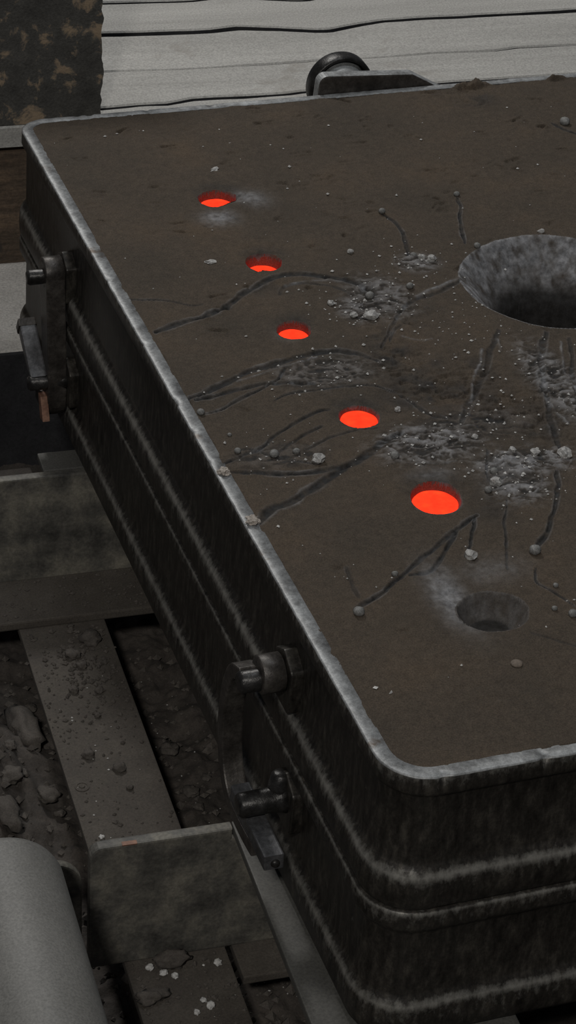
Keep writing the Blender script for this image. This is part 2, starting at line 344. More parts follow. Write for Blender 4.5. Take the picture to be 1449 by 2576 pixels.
BARCLODS= [(-0.116, 1.454, -0.79, 0.018, 'largest dark sand clod at the far end of the dusty bar'), (-0.164, 1.408, -0.79, 0.012, 'middling sand clod just in front of the largest clod on the dusty bar'), (-0.152, 1.37, -0.79, 0.0087, 'small round sand clod third in line from the far end of the bar'), (-0.185, 1.294, -0.79, 0.0087, 'low sand clod with a sharp near edge on the dusty bar'), (-0.135, 1.283, -0.79, 0.008, 'sand clod beside the right edge of the dusty bar'), (-0.155, 1.206, -0.79, 0.006, 'small sand clod in the middle of the dusty bar'), (-0.198, 1.09, -0.79, 0.0107, 'rounded sand crumb half sunk in the dust of the bar'), (-0.148, 1.038, -0.79, 0.01, 'rounded sand crumb near the right edge, halfway along the dusty bar'), (-0.141, 0.98, -0.79, 0.006, 'small dark sand clod on the near half of the dusty bar'), (-0.147, 1.508, -0.79, 0.006, 'small sand clod at the far left corner of the dusty bar'), (-0.224, 0.852, -0.79, 0.0047, 'pale grit pellet at the near end of the dusty bar')]
NEARCLODS= [(-0.175, 0.505, -0.79, 0.0333, 'long flat sand slab on the bar in front of the near beam'), (-0.231, 0.427, -0.79, 0.028, 'flat dark sand slab overhanging the bar edge at the bottom'), (-0.214, 0.502, -0.79, 0.0073, 'pale grit lump at the left corner of the bar in front of the near beam'), (-0.193, 0.483, -0.79, 0.0067, 'pale grit lump right of the left corner lump, below the long flat slab'), (-0.176, 0.473, -0.79, 0.006, 'pale grit lump under the middle of the long flat slab'), (-0.095, 0.487, -0.79, 0.0067, 'pale grit lump near the right edge of the bar, beside the near beam'), (-0.133, 0.391, -0.79, 0.0073, 'pale grit lump low on the near bar, right of its middle'), (-0.142, 0.406, -0.79, 0.0053, 'small pale grit lump low on the near bar, left of a larger one'), (-0.16, 0.38, -0.79, 0.006, 'pale grit lump at the very bottom of the picture on the bar'), (-0.271, 0.49, -0.79, 0.0047, 'small pellet on the dark ground left of the near bar')]
GCLODS= [(-0.281, 1.324, -0.9, 0.05, 'long dark slab of hardened sand left of the dusty bar'), (-0.229, 1.306, -0.9, 0.0227, 'broken sand lump wedged between the slab and the bar'), (-0.367, 1.032, -0.9, 0.04, 'flat sand slab behind the grey roller'), (-0.342, 1.128, -0.9, 0.024, 'dark sand lump below the long slab at left'), (-0.276, 1.102, -0.9, 0.02, 'dark sand lump beside the bar, below the broken lump'), (-0.259, 1.068, -0.9, 0.0107, 'small sand lump between the bar and the flat slab'), (-0.317, 1.154, -0.9, 0.012, 'small sand lump beneath the long slab'), (-0.249, 1.431, -0.9, 0.0147, 'sand lump behind the long slab'), (-0.327, 1.231, -0.9, 0.0133, 'sand lump at the left edge beside the long slab'), (-0.0, 1.231, -0.9, 0.0173, 'pale broken chunk in the pit between bar and flask'), (0.006, 1.071, -0.9, 0.0147, 'rough grey chunk deep in the pit beside the clamp'), (0.048, 1.112, -0.9, 0.0093, 'small grey chunk in the pit near the clamp'), (0.006, 1.01, -0.9, 0.0107, 'grey slag chunk in the pit just behind the near beam')]
HX=[(0.3171, 1.8458), (0.3224, 1.5564), (0.293, 1.2868), (0.304, 0.9612), (0.3425, 0.6909)]
EH=(0.307,0.362,0.057)
# ------------------------------------------------------------------ the setting: pit floor, concrete step
rng = np.random.default_rng(7); random.seed(7)
def lattice(shape_xy, X, Y, freq, seed):
    r = np.random.default_rng(seed); T = 97; g = r.random((T, T))
    fx = X * freq + 31.3; fy = Y * freq + 17.7
    ix = np.floor(fx).astype(int); iy = np.floor(fy).astype(int); tx = fx - ix; ty = fy - iy
    tx = tx * tx * (3 - 2 * tx); ty = ty * ty * (3 - 2 * ty)
    a = g[ix % T, iy % T]; b_ = g[(ix + 1) % T, iy % T]; c_ = g[ix % T, (iy + 1) % T]; d = g[(ix + 1) % T, (iy + 1) % T]
    return (a * (1 - tx) + b_ * tx) * (1 - ty) + (c_ * (1 - tx) + d * tx) * ty
def fbm(X, Y, freq, seed, octv=3):
    s = 0; amp = 1; tot = 0
    for k in range(octv):
        s = s + amp * (lattice(None, X, Y, freq * 2.03 ** k, seed + k) - 0.5) * 2; tot += amp; amp *= 0.5
    return s / tot
def grid_mesh(name, X, Y, Z, quads=None, attrs=None, mat='pit_dirt', smooth=True):
    ny, nx = X.shape
    if quads is None:
        i = np.arange(nx - 1)[None, :] + nx * np.arange(ny - 1)[:, None]
        quads = np.stack([i, i + 1, i + 1 + nx, i + nx], -1).reshape(-1, 4)
    used = np.unique(quads); rem = np.full(X.size, -1); rem[used] = np.arange(len(used)); quads = rem[quads]
    co = np.stack([X.ravel()[used], Y.ravel()[used], Z.ravel()[used]], 1).astype(np.float32)
    me = bpy.data.meshes.new(name); me.vertices.add(len(co)); me.vertices.foreach_set('co', co.ravel())
    n = len(quads); me.loops.add(n * 4); me.loops.foreach_set('vertex_index', quads.ravel().astype(np.int32))
    me.polygons.add(n); me.polygons.foreach_set('loop_start', (np.arange(n) * 4).astype(np.int32))
    me.polygons.foreach_set('use_smooth', np.full(n, smooth))
    me.update(calc_edges=True)
    for k, v in (attrs or {}).items():
        at = me.attributes.new(k, 'FLOAT', 'POINT'); at.data.foreach_set('value', v.ravel()[used].astype(np.float32))
    me.materials.append(MATS[mat])
    o = bpy.data.objects.new(name, me); COL.objects.link(o); return o

gx = np.concatenate([np.linspace(-4.0, -0.62, 40), np.arange(-0.6, 0.2, 0.005), np.linspace(0.22, 3.5, 40)])
gy = np.concatenate([np.linspace(-3.5, 0.1, 40), np.arange(0.12, 1.75, 0.006), np.linspace(1.77, 2.6, 26)])
GX, GY = np.meshgrid(gx, gy)
def ground_z(X, Y):
    z = -0.93 + 0.035 * fbm(X, Y, 4, 50, 3) + 0.022 * fbm(X, Y, 18, 60, 3) + 0.006 * fbm(X, Y, 70, 70, 2)
    z = z + 0.10 * np.exp(-(((X + 0.40) / 0.14) ** 2 + ((Y - 1.15) / 0.22) ** 2))
    z = z + 0.05 * np.exp(-(((X - 0.02) / 0.09) ** 2 + ((Y - 0.86) / 0.2) ** 2))
    return z
GZ = ground_z(GX, GY)
fl = grid_mesh('floor', GX, GY, GZ, mat='pit_dirt'); fl.rotation_euler = (0, 0, TH)
fl['kind'] = 'structure'; fl['label'] = 'dark earth floor of the pit, littered with spilt sand'

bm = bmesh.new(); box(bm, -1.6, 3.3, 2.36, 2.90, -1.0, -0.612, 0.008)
for f in bm.faces: f.material_index = 1 if f.normal.y < -0.8 or f.calc_center_median().y < 2.364 else 0  # front face coloured dark in place of the shadow on it
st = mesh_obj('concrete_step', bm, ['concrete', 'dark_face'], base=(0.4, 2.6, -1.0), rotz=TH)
tag(st, 'pale speckled concrete step with a dark front face behind the flask', 'step')

bm = bmesh.new(); box(bm, -1.6, 3.3, 2.795, 3.05, -0.612, -0.309, 0.01, 3)
tb = mesh_obj('timber_sleeper', bm, 'timber', base=(0.4, 2.9, -0.612), rotz=TH)
tag(tb, 'brown weathered squared timber lying under the pale planks', 'timber')

# ------------------------------------------------------------------ plank deck
deck = thing('plank_deck', 'deck of pale weathered wooden planks behind the flask', 'deck', (0.4, 3.0, -0.309), TH)
bm = bmesh.new(); box(bm, -1.6, 3.3, 3.40, 3.65, -1.0, -0.309, 0.01, 3); mesh_obj('bearer', bm, 'timber', deck)
XS = np.concatenate([np.linspace(-1.6, 0.1, 18), np.linspace(0.12, 2.05, 110), np.linspace(2.1, 3.4, 10)])
def crack_line(pts, seed):
    px = [p[0] for p in pts]; py = [p[1] for p in pts]
    return np.interp(XS, px, py) + 0.0035 * fbm(XS, XS * 0, 9, seed, 3)
c3, c2, c1 = crack_line(CRACKS[2], 3), crack_line(CRACKS[1], 5), crack_line(CRACKS[0], 9)
front = np.full(len(XS), 2.782); c0 = c1 + 0.215 + 0.006 * fbm(XS, XS * 0, 3, 12, 2); cm = c0 + 0.22
lines = [front, c3, c2, c1, c0, cm]
gap = [0, 0.006 + 0.004 * fbm(XS, XS * 0, 6, 21), 0.006 + 0.005 * fbm(XS, XS * 0, 4, 22), 0.010 + 0.006 * fbm(XS, XS * 0, 4, 23), 0.006 + 0 * XS, 0]
for k in range(5):
    a = lines[k] + gap[k]; b_ = lines[k + 1] - gap[k + 1]
    bm = bmesh.new(); rows = []
    for i, x in enumerate(XS):
        zt = -0.236 + 0.002 * math.sin(k * 2.1) ; zb = -0.290
        w_ = b_[i] - a[i]; e = 0.004
        prof = [(a[i], zb), (a[i], zt - e), (a[i] + e, zt), (a[i] + w_ * 0.5, zt + 0.001), (b_[i] - e, zt), (b_[i], zt - e), (b_[i], zb)]
        rows.append([bm.verts.new((x, p, z)) for p, z in prof])
    for A, B in zip(rows, rows[1:]):
        for j in range(7):
            f = bm.faces.new((A[j], B[j], B[(j + 1) % 7], A[(j + 1) % 7]))
            if (j == 0 and k) or j == 5: f.material_index = 1            # shade of the cracks painted on as dark plank edges
    bm.faces.new(rows[0]); bm.faces.new(rows[-1][::-1])
    mesh_obj('plank', bm, ['plank_wood', 'dark_face'], deck)
for y0 in (2.80, 3.45):
    bm = bmesh.new(); box(bm, -1.6, 3.3, y0 + 0.012, y0 + 0.10, -0.309, -0.290); mesh_obj('batten', bm, 'timber', deck)

# scaled plate standing on the deck edge at the left
bm = bmesh.new()
zs = np.linspace(-0.234, 0.62, 120); out = [(-0.55, 0.62), (-0.55, -0.234)]
edge = 0.188 + 0.008 * fbm(zs * 1.0, zs * 0, 30, 33, 4)
out += [(float(e), float(z)) for e, z in zip(edge, zs)]
prism(bm, out, 1, 2.786, 2.85, 0.0)
pl = mesh_obj('scaled_plate', bm, 'scaled_plate', base=(-0.18, 2.81, -0.234), rotz=TH)
tag(pl, 'upright dark steel plate with flaking tan scale at the left on the planks', 'plate')

# ------------------------------------------------------------------ conveyor frame
fb = thing('longitudinal_bar', 'long flat steel bar thick with brown sand dust, left of the flask', 'bar', (-0.165, 0.9, -0.93), TH)
bm = bmesh.new(); box(bm, -0.254, -0.072, -0.6, 1.575, -0.808, -0.79, 0.003); mesh_obj('top_plate', bm, 'dusty_steel', fb)
bm = bmesh.new(); box(bm, -0.19, -0.15, -0.6, 1.575, -0.96, -0.808); mesh_obj('web', bm, 'dark_face', fb)
bm = bmesh.new(); lathe(bm, (-0.229, 1.002, -0.79), (0, 0, 1), [(0.014, 0), (0.014, 0.0015), (0.010, 0.0022), (0.0095, 0.001), (0.006, 0.001), (0.005, 0.003)], 24); mesh_obj('bolt_head', bm, 'dusty_steel', fb)

def cross_beam(label, y, x0, x1, flange_y, near):
    t = thing('cross_girder', label, 'girder', ((x0 + x1) / 2, y, -0.808), TH)
    bm = bmesh.new()
    if near: pts = rounded_pts([(x0, -0.79), (x1, -0.79), (x1, -0.537), (-0.07, -0.537), (-0.07, -0.517), (x0, -0.517)], [0, 0, 0, 0, 0, 0.022], 5)
    else: pts = rounded_pts([(x0, -0.79), (x1, -0.79), (x1, -0.517), (x0, -0.517)], [0, 0, 0, 0.01], 5)
    prism(bm, pts, 1, y, y + 0.022, 0.004); mesh_obj('web', bm, 'beam_steel', t)
    return t
cb = cross_beam('near steel cross beam with a rounded upper corner and stained face', 0.525, -0.317, 0.118, None, True)
bm = bmesh.new(); box(bm, -0.060, 0.118, 0.445, 0.547, -0.808, -0.79, 0.003); mesh_obj('foot_flange', bm, 'dusty_steel', cb)
bm = bmesh.new(); prism(bm, [(-0.262, -0.5185), (-0.238, -0.5188), (-0.236, -0.5165), (-0.262, -0.5163)], 1, 0.5245, 0.534, 0.0); mesh_obj('rust_chip', bm, 'copper_rust', cb)
ch = cross_beam('far steel cross beam with a sand-covered bottom flange', 1.671, -0.62, 0.028, None, False)
bm = bmesh.new(); box(bm, -0.62, 0.118, 1.520, 1.671, -0.79, -0.770, 0.004); mesh_obj('bottom_flange', bm, 'dusty_steel', ch)
bm = bmesh.new(); box(bm, -0.168, 0.028, 1.693, 1.765, -0.532, -0.517, 0.003); mesh_obj('top_flange', bm, 'rail_steel', ch)
bm = bmesh.new(); box(bm, -0.62, -0.175, 1.695, 1.79, -0.60, -0.565, 0.006, 2); rough_up(bm, 0.004, 20, 3); mesh_obj('packing_strip', bm, 'pit_dirt', ch)
for yb_ in (1.671 - 0.02,):
    bm = bmesh.new(); box(bm, -0.60, -0.5, 1.56, 1.66, -0.96, -0.79); mesh_obj('foot', bm, 'dark_face', ch)

def ibeam(label, x0, x1):
    t = thing('flask_rail', label, 'rail', ((x0 + x1) / 2, 0.9, -0.96), TH)
    bm = bmesh.new(); box(bm, x0, x1, -0.9, 0.545, -0.535, -0.516, 0.003); mesh_obj('top_plate', bm, 'rail_steel', t)
    bm = bmesh.new(); box(bm, x0 + 0.10, x1, 0.548, 2.34, -0.535, -0.516, 0.003); mesh_obj('top_flange', bm, 'rail_steel', t)
    xm = x0 + 0.2
    bm = bmesh.new(); box(bm, xm - 0.01, xm + 0.01, -0.9, 2.34, -0.96, -0.535); mesh_obj('web', bm, 'dark_face', t)
ibeam('smooth grey steel rail that carries the left side of the flask', -0.068, 0.25)
ibeam('steel rail under the right side of the flask', 1.25, 1.55)

# painted roller and its bracket, bottom left
ro = thing('roller', 'large grey painted roller with a rounded end in the bottom left corner', 'roller', (-0.5, 0.3, -0.96), TH)
bm = bmesh.new(); r0 = 0.104
lathe(bm, (-0.494, -0.9, -0.446), (0, 1, 0), [(0.05, 0.0), (r0, 0.02), (r0, 1.285), (r0 - 0.004, 1.297), (r0 - 0.014, 1.305), (0.03, 1.307)], 64)
mesh_obj('drum', bm, 'roller_paint', ro, smooth=True)
bm = bmesh.new(); lathe(bm, (-0.5, 0.36, -0.58), (0, 1, 0), [(0.025, 0), (0.025, 0.2)], 24); mesh_obj('axle', bm, 'clamp_steel', ro, smooth=True)
bm = bmesh.new(); prism(bm, rounded_pts([(-0.62, -0.97), (-0.327, -0.97), (-0.327, -0.548), (-0.62, -0.548)], [0, 0, 0.055, 0.03], 8), 1, 0.535, 0.552, 0.004)
mesh_obj('bracket_plate', bm, 'beam_steel', ro)
bm = bmesh.new(); prism(bm, rounded_pts([(-0.62, -0.97), (-0.40, -0.97), (-0.40, -0.36), (-0.62, -0.36)], [0, 0, 0.05, 0.05], 8), 1, -0.93, -0.90, 0.004)
mesh_obj('bracket_plate', bm, 'beam_steel', ro)

# ------------------------------------------------------------------ the flask: drag below, cope above
LX, LY, RC, RF = 1.6, 2.3, 0.078, 0.062
def path(off):
    """rounded rectangle, outer face moved out by off"""
    pts = []
    cs = [((RC, RC), 180, RC), ((LX - RC, RC), 270, RC), ((LX - RF, LY - RF), 0, RF), ((RF, LY - RF), 90, RF)]
    for (cx, cy), a0, r in cs:
        r = r + off
        for k in range(13):
            a = R_(a0 + 90 * k / 12); pts.append((cx + r * math.cos(a), cy + r * math.sin(a)))
    # subdivide the straight sides so that the worn edges can wander
    out = []
    for i, p in enumerate(pts):
        q = pts[(i + 1) % len(pts)]; out.append(p)
        d = math.dist(p, q)
        if d > 0.3:
            n = 420
            for j in range(1, n): out.append((p[0] + (q[0] - p[0]) * j / n, p[1] + (q[1] - p[1]) * j / n))
    return out
def frame_mesh(prof, rim_idx=(), wear_highlight=0.0, chips=False, scuff_highlight={}):
    bm = bmesh.new(); rings = []; lay = bm.verts.layers.float.new('wear_highlight')
    for i, (o, z) in enumerate(prof):
        P = path(o)
        rings.append([bm.verts.new((x, y, z)) for x, y in P])
        for v in rings[-1]: v[lay] = scuff_highlight.get(i, 0.0)  # per-ring amount of scuffing and painted highlight
    n = len(rings[0]); m_ = len(prof)
    for i in range(m_):
        A, B = rings[i], rings[(i + 1) % m_]
        for k in range(n):
            f = bm.faces.new((A[k], A[(k + 1) % n], B[(k + 1) % n], B[k])); f.smooth = True
            f.material_index = rim_idx.get(i, 0)
    if wear_highlight:
        for i in range(m_):
            for v in rings[i]:
                nv = 0.5 * mnoise.noise(v.co * 40) + 0.5 * mnoise.noise(v.co * 110)
                v.co.x += wear_highlight * 0.6 * nv; v.co.y += wear_highlight * 0.5 * nv; v.co.z += wear_highlight * 0.5 * mnoise.noise(v.co * 60 + Vector((3, 1, 2)))
                if i in (1, 2, 3) and chips:                       # knocks on the outer edge of the rim
                    c_ = max(0.0, mnoise.noise(v.co * 19 + Vector((7, 7, 7))) + 0.5 * mnoise.noise(v.co * 70) - 0.36)
                    v.co.z -= (0.005, 0.008, 0.003)[i - 1] * c_ * (0.4 if i == 1 else 1)
                    d_ = Vector((0.8, 1.15, 0)) - v.co; d_.z = 0
                    ex = 1 if abs(v.co.x) < 0.01 or abs(v.co.x - LX) < 0.01 else 0
                    v.co += Vector((math.copysign(1, d_.x) * ex, math.copysign(1, d_.y) * (1 - ex), 0)) * 0.010 * c_
    return bm
cope = thing('cope_flask', 'upper half of the black steel moulding flask with a worn grey rim', 'flask', (0.8, 1.15, -0.253))
prof = [(-0.025, 0.0), (-0.003, 0.0), (-0.001, -0.0007), (0.0, -0.0025), (0.001, -0.028), (-0.001, -0.034), (-0.007, -0.040), (-0.010, -0.046), (-0.009, -0.11), (-0.008, -0.166), (-0.006, -0.173), (-0.001, -0.179), (0.004, -0.187), (0.0065, -0.197), (0.0075, -0.215), (0.007, -0.236), (0.004, -0.248), (0.0, -0.2525), (-0.025, -0.2525)]
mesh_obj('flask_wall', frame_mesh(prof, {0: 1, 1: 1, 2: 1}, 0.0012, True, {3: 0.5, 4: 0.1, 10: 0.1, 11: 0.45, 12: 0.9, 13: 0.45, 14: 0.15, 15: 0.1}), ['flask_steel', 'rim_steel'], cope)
drag = thing('drag_flask', 'lower half of the black steel moulding flask resting on the rails', 'flask', (0.8, 1.15, -0.515))
prof = [(-0.025, -0.2535), (0.004, -0.2545), (0.006, -0.257), (0.0075, -0.263), (0.007, -0.285), (0.003, -0.294), (-0.005, -0.303), (-0.008, -0.312), (-0.007, -0.36), (-0.006, -0.428), (-0.004, -0.435), (0.001, -0.441), (0.005, -0.449), (0.0075, -0.459), (0.0085, -0.497), (0.006, -0.508), (0.003, -0.515), (-0.025, -0.515)]
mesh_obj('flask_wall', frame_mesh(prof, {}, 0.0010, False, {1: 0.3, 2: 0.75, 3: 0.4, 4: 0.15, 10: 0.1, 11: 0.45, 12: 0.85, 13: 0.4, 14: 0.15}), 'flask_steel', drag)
bm = bmesh.new(); box(bm, 0.03, 1.57, 0.03, 2.27, -0.513, -0.506); mesh_obj('bottom_board', bm, 'dark_face', drag)

# trunnion on the far side of the cope
bm = bmesh.new()
prism(bm, rounded_pts([(0.684, -0.16), (1.02, -0.16), (1.02, -0.022), (0.925, 0.030), (0.70, 0.043)], [0, 0, 0.01, 0.012, 0.02], 6), 1, 2.302, 2.332, 0.004)
for f in bm.faces: f.material_index = 1 if f.normal.z > 0.45 or f.normal.x < -0.5 else 0  # top and left faces in paler steel, painted to look lit from overhead
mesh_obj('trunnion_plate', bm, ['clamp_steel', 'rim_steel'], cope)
bm = bmesh.new(); lathe(bm, (0.785, 2.33, -0.026), (0, 1, 0), [(0.057, 0), (0.057, 0.05), (0.060, 0.06), (0.064, 0.068)], 40); mesh_obj('trunnion_shaft', bm, 'rim_steel', cope, smooth=True)
bm = bmesh.new(); lathe(bm, (0.785, 2.375, -0.026), (0, 1, 0), [(0.066, 0.028), (0.067, 0.003), (0.070, 0.0), (0.074, 0.001), (0.077, 0.006), (0.078, 0.035), (0.075, 0.042), (0.02, 0.044)], 56); mesh_obj('trunnion_disc', bm, 'lug_steel', cope, smooth=True)

def lug(flask, y, z, r_boss, r_pin, x_boss, x_pin, dz, up):
    bm = bmesh.new()
    prism(bm, rounded_pts([(y - 0.034, z - 0.055), (y + 0.034, z - 0.055), (y + 0.04, z + 0.03), (y, z + 0.052), (y - 0.04, z + 0.03)], [0.008] * 5, 3), 0, 0.012, -0.012, 0.003)
    a = mesh_obj('lug', bm, 'flask_steel', flask)
    bm = bmesh.new(); lathe(bm, (-0.010, y, z), (-1, 0, 0), [(r_pin + 0.006, 0), (r_pin + 0.002, 0.012), (r_pin, 0.03), (r_pin, x_pin - 0.006), (r_pin - 0.003, x_pin - 0.001), (r_pin * 0.6, x_pin)], 28)
    rough_up(bm, 0.0012, 60, y)
    mesh_obj('pin', bm, 'lug_steel', a, smooth=True)
def c_clamp(label, y, z1, z2, s, x0, x1):
    """C-shaped clamp: an eye on the cope pin, a bowed back and a foot under the drag pin; s = +1 when the back lies on the far side"""
    t = thing('c_clamp', label, 'clamp', ((x0 + x1) / 2, y, z2 - 0.06))
    bm = bmesh.new(); lathe(bm, (x1, y, z1 + 0.009), (-1, 0, 0), [(0.024, 0.001), (0.030, 0.0), (0.032, 0.0015), (0.032, x1 - x0 - 0.002), (0.0305, x1 - x0), (0.02, x1 - x0)], 40)
    rough_up(bm, 0.001, 50, y); mesh_obj('eye', bm, 'clamp_steel', t, smooth=True)
    return t
NY, NZ1, NZ2 = 0.430, -0.122, -0.336
FY, FZ1, FZ2 = 1.846, -0.140, -0.372
lug(cope, NY, NZ1, 0.03, 0.0185, 0.04, 0.076, 0, 1); lug(drag, NY - 0.045, NZ2, 0.03, 0.0205, 0.03, 0.082, 0, 1)
lug(cope, FY, FZ1, 0.03, 0.0155, 0.04, 0.076, 0, 1); lug(drag, FY - 0.03, FZ2, 0.03, 0.0165, 0.03, 0.082, 0, 1)

def band(bm, pts, th, x0, x1):
    """flat bar bent in the y-z plane; pts = centre line, th = thickness per point"""
    P = [Vector((p[0], p[1])) for p in pts]; n = len(P); L = []; Rr = []
    for i in range(n):
        d = (P[min(i + 1, n - 1)] - P[max(i - 1, 0)]).normalized(); nn = Vector((-d.y, d.x)); h = th[i] / 2
        L.append(P[i] + nn * h); Rr.append(P[i] - nn * h)
    rings = [[bm.verts.new((x0, a.x, a.y)), bm.verts.new((x1, a.x, a.y)), bm.verts.new((x1, b_.x, b_.y)), bm.verts.new((x0, b_.x, b_.y))] for a, b_ in zip(L, Rr)]
    fs = []
    for A, B in zip(rings, rings[1:]):
        for k in range(4): fs.append(bm.faces.new((A[k], A[(k + 1) % 4], B[(k + 1) % 4], B[k])))
    fs.append(bm.faces.new(rings[0])); fs.append(bm.faces.new(rings[-1][::-1]))
    bmesh.ops.recalc_face_normals(bm, faces=fs)
    ed = [e for f in fs for e in f.edges if len(e.link_faces) == 2 and e.calc_face_angle(0) > 0.7]
    bmesh.ops.bevel(bm, geom=list(set(ed)), offset=0.003, segments=2, affect='EDGES', profile=0.6)
def smooth_line(pts, k=6):
    out = []; n = len(pts); P = [Vector(p) for p in pts]
    for i in range(n - 1):
        p0, p1, p2, p3 = P[max(i - 1, 0)], P[i], P[i + 1], P[min(i + 2, n - 1)]
        for j in range(k):
            t = j / k
            out.append(tuple(0.5 * ((2 * p1) + (p2 - p0) * t + (2 * p0 - 5 * p1 + 4 * p2 - p3) * t * t + (3 * p1 - p0 - 3 * p2 + p3) * t ** 3)))
    out.append(tuple(P[-1])); return out

near = c_clamp('near c-shaped steel clamp hooked over pins on the left wall of the flask', NY, NZ1, NZ2, 1, -0.052, -0.014)
bm = bmesh.new(); ln = smooth_line([(NY + 0.01, NZ1 + 0.005), (NY + 0.055, NZ1 - 0.02), (NY + 0.085, NZ1 - 0.09), (NY + 0.092, NZ1 - 0.17), (NY + 0.075, NZ1 - 0.235), (NY + 0.035, NZ1 - 0.272), (NY - 0.03, NZ1 - 0.278), (NY - 0.09, NZ1 - 0.272)])
band(bm, ln, [0.026] * len(ln), -0.080, -0.044); mesh_obj('bow', bm, 'clamp_steel', near)
for o in list(drag.children):
    if o.name == 'lug.001':
        bm = bmesh.new(); y_ = NY - 0.045; lathe(bm, (-0.024, y_ + 0.002, NZ2 - 0.006), (0.18, 0.15, 1), [(0.018, 0), (0.018, 0.03), (0.0165, 0.048), (0.012, 0.053)], 24); rough_up(bm, 0.0012, 60, 2); mesh_obj('elbow', bm, 'lug_steel', o, smooth=True)
far = c_clamp('far c-shaped steel clamp on the left wall of the flask near its back corner', FY, FZ1, FZ2, -1, -0.052, -0.012)
bm = bmesh.new(); ln = smooth_line([(FY, FZ1 + 0.009), (FY - 0.004, FZ1 - 0.04), (FY - 0.012, FZ1 - 0.11), (FY - 0.018, FZ1 - 0.19), (FY - 0.02, FZ1 - 0.26), (FY + 0.0, FZ1 - 0.305), (FY + 0.07, FZ1 - 0.305)])
band(bm, ln, [0.0635 - 0.02 * i / len(ln) for i in range(len(ln))], -0.052, -0.012); mesh_obj('bow', bm, 'clamp_steel', far)

def wedge(label, x0, x1, y0, y1, zt0, zt1, zb, chip):
    t = thing('clamp_wedge', label, 'wedge', ((x0 + x1) / 2, (y0 + y1) / 2, zb), group='wedges driven into the clamps')
    bm = bmesh.new()
    prism(bm, [(y0, zb), (y1, zb), (y1, zt1), (y0, zt0)], 0, x0, x1, 0.003); rough_up(bm, 0.0012, 45, y0)
    mesh_obj('wedge_body', bm, 'wedge_steel', t)
    bm = bmesh.new(); lathe(bm, ((x0 + x1) / 2 + 0.002, y0 + 0.001, zb + 0.012), (0, -1, -0.2), [(0.008, -0.002), (0.0075, 0.003), (0.005, 0.006), (0.002, 0.0065)], 14); mesh_obj('burr', bm, 'lug_steel', t, smooth=True)
wedge('grey steel wedge sticking out below the near clamp pin', -0.078, -0.044, 0.282, 0.46, -0.360, -0.357, -0.388, True)
t = thing('clamp_wedge', 'grey steel wedge standing slantwise behind the far clamp pin', 'wedge', (-0.066, FY, FZ2), group='wedges driven into the clamps')
bm = bmesh.new(); prism(bm, [(FY - 0.035, FZ2 + 0.017), (FY - 0.005, FZ2 + 0.010), (FY + 0.075, FZ2 + 0.062), (FY + 0.062, FZ2 + 0.088)], 0, -0.086, -0.051, 0.004); rough_up(bm, 0.001, 40, 5); mesh_obj('wedge_body', bm, 'wedge_steel', t)
bm = bmesh.new(); prism(bm, [(FY + 0.060, FZ2 + 0.088), (FY + 0.075, FZ2 + 0.060), (FY + 0.090, FZ2 + 0.070), (FY + 0.072, FZ2 + 0.099)], 0, -0.089, -0.049, 0.004); mesh_obj('wedge_head', bm, 'clamp_steel', t)
bm = bmesh.new(); prism(bm, [(FY - 0.055, -0.455), (FY - 0.035, -0.405), (FY - 0.012, -0.405), (FY - 0.03, -0.46)], 0, -0.066, -0.050, 0.002); mesh_obj('hook_tip', bm, 'copper_rust', far)

# ------------------------------------------------------------------ moulding sand filling the cope
HOLES = [  # x, y, radius, depth of the metal, flare, bottom depth, lobes
    (HX[0][0], HX[0][1], 0.0375, 0.020, 0.004, 0.05, 1), (HX[1][0], HX[1][1], 0.034, 0.026, 0.002, 0.06, 0),
    (HX[2][0], HX[2][1], 0.0300, 0.018, 0.010, 0.05, 0), (HX[3][0], HX[3][1], 0.0345, 0.010, 0.006, 0.04, 0),
    (HX[4][0], HX[4][1], 0.0405, 0.018, 0.020, 0.05, 0)]
xs = np.arange(0.010, 1.43, 0.0017); ys = np.arange(0.010, 2.291, 0.0024)
nxa = (len(xs) - 1) // 8 * 8 + 1; nya = (len(ys) - 1) // 8 * 8 + 1
xs = np.linspace(0.010, 1.43, nxa); ys = np.linspace(0.010, 2.290, nya)
X, Y = np.meshgrid(xs, ys)
Z = -0.0012 + 0.0016 * fbm(X, Y, 6, 100, 3) + 0.0007 * fbm(X, Y, 45, 110, 3) + 0.0006 * fbm(X, Y, 190, 120, 2)
CH = np.zeros_like(X); AS = np.zeros_like(X)
ROUGH = fbm(X, Y, 75, 130, 4); ROUGH2 = fbm(X, Y, 25, 140, 3); WIG = fbm(X, Y, 35, 150, 3)
STR = 1 - 2.2 * np.abs(fbm((X + 0.35 * Y) * 0.33 + 0.02 * WIG, Y + 0.02 * ROUGH2, 75, 160, 3))   # stringy strands
dx = xs[1] - xs[0]; dy = ys[1] - ys[0]
def window(x0, x1, y0, y1):
    i0 = max(0, int((x0 - xs[0]) / dx)); i1 = min(len(xs), int((x1 - xs[0]) / dx) + 2)
    j0 = max(0, int((y0 - ys[0]) / dy)); j1 = min(len(ys), int((y1 - ys[0]) / dy) + 2)
    return slice(j0, j1), slice(i0, i1)
def poly_dist(pts, wmax):
    P = np.array(smooth_line(pts, 5))
    win = window(P[:, 0].min() - wmax, P[:, 0].max() + wmax, P[:, 1].min() - wmax, P[:, 1].max() + wmax)
    x = X[win] + 0.0035 * WIG[win]; y = Y[win] + 0.005 * ROUGH2[win]; D = np.full(x.shape, 9.0); T = np.zeros(x.shape)
    for k, (a, b_) in enumerate(zip(P, P[1:])):
        d = b_ - a; L2 = d @ d + 1e-12; t = np.clip(((x - a[0]) * d[0] + (y - a[1]) * d[1]) / L2, 0, 1)
        dd = np.hypot(x - a[0] - t * d[0], (y - a[1] - t * d[1]) * 0.8)
        T = np.where(dd < D, (k + t) / (len(P) - 1), T); D = np.minimum(D, dd)
    return win, D, T
